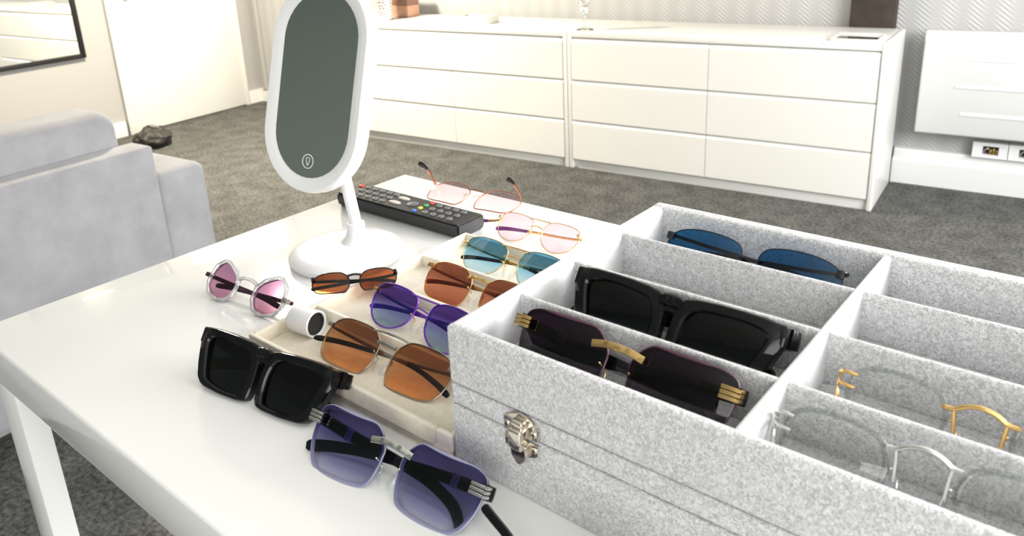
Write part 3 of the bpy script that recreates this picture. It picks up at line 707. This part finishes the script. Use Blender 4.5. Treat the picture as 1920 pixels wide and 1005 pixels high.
# amber wire pair in the tray
O_AMB = [(9.4, 25.5), (16, 33.1), (23, 36.3), (40.6, 37.1), (54, 36), (64, 31), (67.8, 19.3), (64.3, 6.2), (57.5, .1), (44, -2.5), (19, -2.3), (13.2, 1.1), (9, 10.6)]
L_AMB = lens_mat('amber_gradient_lens', [(.0, (.95, .60, .35)), (.014, (.74, .38, .18)), (.030, (.34, .14, .06)), (.045, (.22, .09, .04))], .7)
wire_t = {'right': [(67, 27, -2), (69, 26.5, -9), (40, 24, -12), (0, 21.5, -12), (-30, 20, -12), (-60, 17, -10), (-82, 12.5, -7)],
          'left': [(-67, 27, -2), (-68, 26.5, -7), (-40, 24, -7.5), (0, 21.5, -8.5), (30, 20, -8), (55, 15, -7), (72, 9.5, -5)], 'w': (2.2, 3.0, 4.6), 't': 1.6, 'mat': M_PEWT, 'tipmat': M_BLACK}
sunglasses('amber gradient sunglasses with thin grey wire rims in the cream tray', pose((.4022, .1562, .0105), .047, math.radians(50), (-15.5, 2.0)), O_AMB, L_AMB, wire=(.75, M_PEWT), temples=wire_t,
    bridge=[{'pts': [(0, 27.6, 1.5), (10.5, 27.2, 0)], 'w': 3.0, 't': 1.2, 'mat': M_PEWT}, {'pts': [(0, 35.6, 2.0), (9, 35.6, 1.5), (20, 34.6, -.4)], 'w': 2.0, 't': 1.1, 'mat': M_PEWT}], pads={'at': (6.5, 11.0, -4.5), 'mat': M_PEWT},
    hinge={'boxes': [((64, 25.5, -3), (68.5, 29, .6))], 'mat': M_PEWT})

# violet-framed pair, second row of the tray
O_AVI = [(9, 24), (11, 33), (18, 37.5), (32, 39.5), (50, 39), (62, 36), (67, 29), (66, 18), (60, 7), (50, .5), (38, -1.5), (26, .5), (16, 6.5), (10.5, 14.5)]
L_VIO = lens_mat('blue_violet_gradient_lens', [(.0, (.55, .72, .74)), (.014, (.22, .28, .58)), (.028, (.14, .06, .50)), (.045, (.11, .05, .36))], .8)
L_BLUE = lens_mat('sky_blue_gradient_lens', [(.0, (.80, .90, .95)), (.018, (.24, .55, .80)), (.045, (.06, .30, .55))], .8)
L_RED = lens_mat('red_brown_lens', [(.0, (.60, .24, .14)), (.045, (.36, .11, .06))], .8)
L_ORG = lens_mat('orange_lens', [(.0, (.50, .14, .03)), (.045, (.28, .06, .015))], .8)
L_PINK = lens_mat('rose_lens', [(.0, (.95, .80, .86)), (.045, (.88, .68, .77))], .9)
L_MAUVE = lens_mat('mauve_lens', [(.0, (.72, .40, .55)), (.015, (.52, .26, .40)), (.045, (.26, .14, .26))], .9)
L_SKY = lens_mat('deep_blue_lens', [(.0, (.03, .26, .52)), (.045, (.02, .20, .44))], .8)
L_CLEAR = lens_mat('clear_lens', [(.0, (.92, .93, .91)), (.045, (.91, .92, .90))], 1.0)
def thin_t(m, tip): return {'right': [(66, 28, -2), (68, 27.5, -9), (40, 25, -12), (0, 22.5, -12), (-30, 20, -12), (-55, 16.5, -10), (-70, 12, -7)],
          'left': [(-66, 28, -2), (-67, 27.5, -7), (-40, 25, -7.5), (0, 22.5, -8.5), (30, 20, -8), (52, 15, -7), (66, 9.5, -5)], 'w': (2.4, 3.0, 4.6), 't': 1.6, 'mat': m, 'tipmat': tip}
def dbl_bridge(m, gap=7): return [{'pts': [(0, 27.0, 1.8), (10, 25.5, 0)], 'r': .8, 'mat': m}, {'pts': [(0, 36.5, 1.8), (8, 36.5, 1.2), (18, 36.8, -.2)], 'r': .8, 'mat': m}]
sunglasses('blue-violet gradient aviator sunglasses with violet rims in the cream tray', pose((.366, .2165, .0105), -.03, math.radians(42), (0, 2)), O_AVI, L_VIO, wire=(.9, M_VIOL), temples=thin_t(M_VIOL, M_VIOL), bridge=dbl_bridge(M_VIOL), hinge={'boxes': [((64, 27, -3.5), (68.5, 31, .8))], 'mat': M_GOLD}, pads={'at': (6.5, 11, -4.5), 'mat': M_GOLD}, scale=.93)
sunglasses('red-brown tinted sunglasses with gold bridge in the third tray row', pose((.372, .2835, .0105), 0, math.radians(42), (0, 2)), O_AMB, L_RED, wire=(.6, M_GOLDD), temples=thin_t(M_GOLDD, M_COPP), bridge={'pts': [(0, 30.5, 2), (7, 30, 1.5), (14, 28.5, .6)], 'w': 3.4, 't': 1.3, 'mat': M_GOLD}, hinge={'boxes': [((60, 27, -4), (69.5, 32, 1.0))], 'mat': M_GOLD}, pads={'at': (6.5, 11, -4.5), 'mat': M_GOLD}, scale=.93)
sunglasses('sky blue gradient sunglasses with thin gold rims in the last tray row', pose((.362, .3455, .0105), 0, math.radians(42), (0, 2)), O_AVI, L_BLUE, wire=(.6, M_GOLD), temples=thin_t(M_GOLD, M_BLACK), bridge=dbl_bridge(M_GOLD), hinge={'boxes': [((64, 27, -3.5), (68.5, 31, .8))], 'mat': M_GOLD}, pads={'at': (6.5, 11, -4.5), 'mat': M_GOLD}, scale=.93)

# ---- black pair with orange lenses at the tray's left end
sunglasses('small black-armed sunglasses with orange lenses at the left end of the tray', pose((.274, .238, .0225), .85, math.radians(60), (0, 0)), [(p[0], p[1]) for p in O_AMB], L_ORG, wire=(1.1, M_BLACK), temples=dict(thin_t(M_BLACK, M_BLACK), w=(6, 5, 6)), bridge={'pts': [(0, 28, 1.5), (11, 27, 0)], 'w': 4, 't': 2, 'mat': M_BLACK}, hinge={'boxes': [((64, 25, -4), (69, 31, .8))], 'mat': M_BLACK}, scale=.58)

# mauve pair with clear frame, left on the table
O_HEX = [(16, 22), (24, 29.5), (40, 36), (50, 29), (53.5, 14), (47, 5), (34, 1.5), (22, 4), (16, 12)]
O_HEXO = [(12, 23), (22, 33), (38, 39.5), (44, 39), (54, 32), (57.5, 14), (50, 1.8), (34, -2.2), (20, 0), (12.5, 10)]
M_CLR = mat('clear_acetate', (.92, .93, .93), .08); M_CLR.node_tree.nodes['Principled BSDF'].inputs['Transmission Weight'].default_value = .75
sunglasses('mauve hexagonal sunglasses in a clear frame, left of the make-up mirror', pose((.1805, .1721, .001), .085, math.radians(40), (-6.0, 2.5)), O_HEX, L_MAUVE, R=.16, acetate={'outer': O_HEXO, 'z': (.0016, -.0026), 'mat': M_CLR},
    bridge=[{'pts': [(0, 27.5, .4), (7, 27, .2), (14, 24.5, -.4)], 'w': 3.6, 't': 2.6, 'mat': M_CLR}], hinge={'boxes': [((53, 17, -5), (60, 22, 1))], 'mat': M_STEEL},
    temples={'right': [(58, 19.5, -3), (58.5, 19, -9), (35, 18, -11), (0, 16.5, -12), (-28, 15, -11), (-52, 12, -9)], 'w': (4, 4, 5.5), 't': 2, 'mat': mat('dark_plum_arm', (.03, .012, .022), .3)})

# rose pair on its front at the table's far edge, arms in the air
sunglasses('pale rose sunglasses lying face down at the far table edge, black arms up', pose((.187, .484, .014), .10, math.radians(72), (0, 0)), O_AMB, L_PINK, wire=(.7, M_COPP), bridge={'pts': [(0, 28, 1.5), (10.5, 27.2, 0)], 'r': .8, 'mat': M_COPP}, scale=1.0,
    temples={'right': [(66, 28, -2), (68, 26, 8), (70, 20, 24), (73, 10, 40), (76, 0, 50)], 'left': [(-66, 28, -2), (-66, 26, 8), (-62, 20, 24), (-57, 10, 40), (-54, 0, 52)], 'w': (2.6, 3.2, 6.5), 't': 2.0, 'mat': M_COPP, 'tipmat': M_BLACK}, pads={'at': (6.5, 11, 4), 'mat': M_COPP})
sunglasses('rose sunglasses with thin gold wire rims, behind the grey case', pose((.316, .447, .001), .0, math.radians(44), (0, 2)), O_AVI, L_PINK, wire=(.6, M_GOLD), temples={'right': thin_t(M_GOLD, M_COPP)['right'], 'left': [(-66, 28, -2), (-69, 27, -8), (-84, 24, -13), (-105, 20, -14), (-122, 17, -12)], 'w': (2.6, 3.2, 6.0), 't': 1.8, 'mat': M_GOLD, 'tipmat': mat('purple_tip', (.16, .03, .20), .3)}, bridge=dbl_bridge(M_GOLD), hinge={'boxes': [((64, 27, -3.5), (68.5, 31, .8))], 'mat': M_GOLD}, pads={'at': (6.5, 11, -4.5), 'mat': M_GOLD}, scale=.82)

# deep blue pair in the rear slot of the case
O_BLU = [(6.5, 20), (8, 29), (16, 33.5), (32, 35.3), (48, 34.6), (60, 31.5), (66.5, 26), (67.5, 18), (62, 7), (52, 1.0), (36, -1), (20, .5), (10, 7)]
sunglasses('deep blue lens sunglasses in the rear case slot', pose((.6015, .3375, .0725), 0, math.radians(33), (2.5, 3.5)), O_BLU, L_SKY, wire=(.5, M_BLKPL), temples=thin_t(M_BLACK, M_BLACK), bridge={'pts': [(0, 22, 1.2), (7.5, 22, 0)], 'r': .8, 'mat': M_BLKPL}, hinge={'boxes': [((63.5, 23, -4), (68.5, 29, .6))], 'mat': M_BLKPL})

# clear rimless pairs in the right-hand slots
O_CLR = [(14.5, 26), (20, 35.5), (32, 38.6), (46, 38.8), (58, 36), (63.5, 28), (63, 15), (56, 4), (44, -.5), (30, -.5), (20, 4), (15, 14)]
E_CLR = lens_mat('clear_lens_edge', [(.0, (.72, .75, .72)), (.045, (.72, .75, .72))])
def rimless(label, M, metal, dv=0.0):
    return sunglasses(label, M, O_CLR, L_CLEAR, 'clear rimless pairs', edge=E_CLR,
        bridge=[{'pts': [(0, 36.8 + dv, 3), (6.5, 35.5 + dv, 2.4), (11.5, 32.8 + dv, 1.5), (16.5, 32.4 + dv, 1.4)], 'r': 1.3, 'mat': metal}],
        hinge={'boxes': [], 'mat': metal, 'r': 1.0, 'wires': [[(59, 31, 1.8), (65, 31.5, 2.2), (68.5, 30.5, -.5), (69.5, 29, -8)], [(59, 24, 1.8), (64.5, 24.5, 2.2), (68, 25.5, -.5), (69, 26.5, -8)], [(11.8, 32.6 + dv, 1.4), (11.0, 26 + dv, -1.0), (10.6, 18, -3.0)], [(16.5, 32.4 + dv, -1), (16.6, 32.4 + dv, 3.0)]]},
        pads={'at': (9.0, 14.5, -4.8), 'mat': metal},
        temples={'right': [(69.5, 27.5, -8), (69.3, 20, -9), (64, 13, -8.5), (40, 9.5, -7.5), (0, 9, -7), (-30, 9, -7), (-55, 8.5, -7), (-66, 7.5, -5.5)], 'left': [(-69.5, 27.5, -8), (-69.3, 20, -7), (-64, 12, -5.5), (-40, 8, -4), (0, 7, -3.5), (30, 7, -3.5), (52, 7, -3.5), (64, 6.5, -3.5)], 'w': (2.0, 2.4, 4.0), 't': 1.3, 'mat': metal})
rimless('clear rimless glasses with silver wire bridge in the front right case slot', pose((.77, .152, .0725), 0, math.radians(35), (-4.5, 2.0)), M_STEEL)
rimless('clear rimless glasses with gold wire bridge in the second right case slot', pose((.77, .2125, .0725), 0, math.radians(35), (8.5, -.5)), M_GOLD, -3.5)

# folded black pair just below the frame, one arm reaching into view beside the violet pair
PM = pose((.668, .036, .001), -.20, math.radians(40), (0, 1.5))
arm = [(PM.inverted() @ TM @ Vector(p)) * (1000 / .85) for p in ((.606, .052, .026), (.602, .064, .018), (.594, .083, .011), (.580, .0925, .011), (.566, .0955, .0155), (.5575, .0965, .0195))]
chunky('black sunglasses at the bottom frame edge, only an arm in view', PM, L_SMOKE, .85,
    {'right': blk_t['right'], 'left': [tuple(a) for a in arm], 'w': (7, 5.5, 6), 't': 4.0, 'mat': M_BLACK})
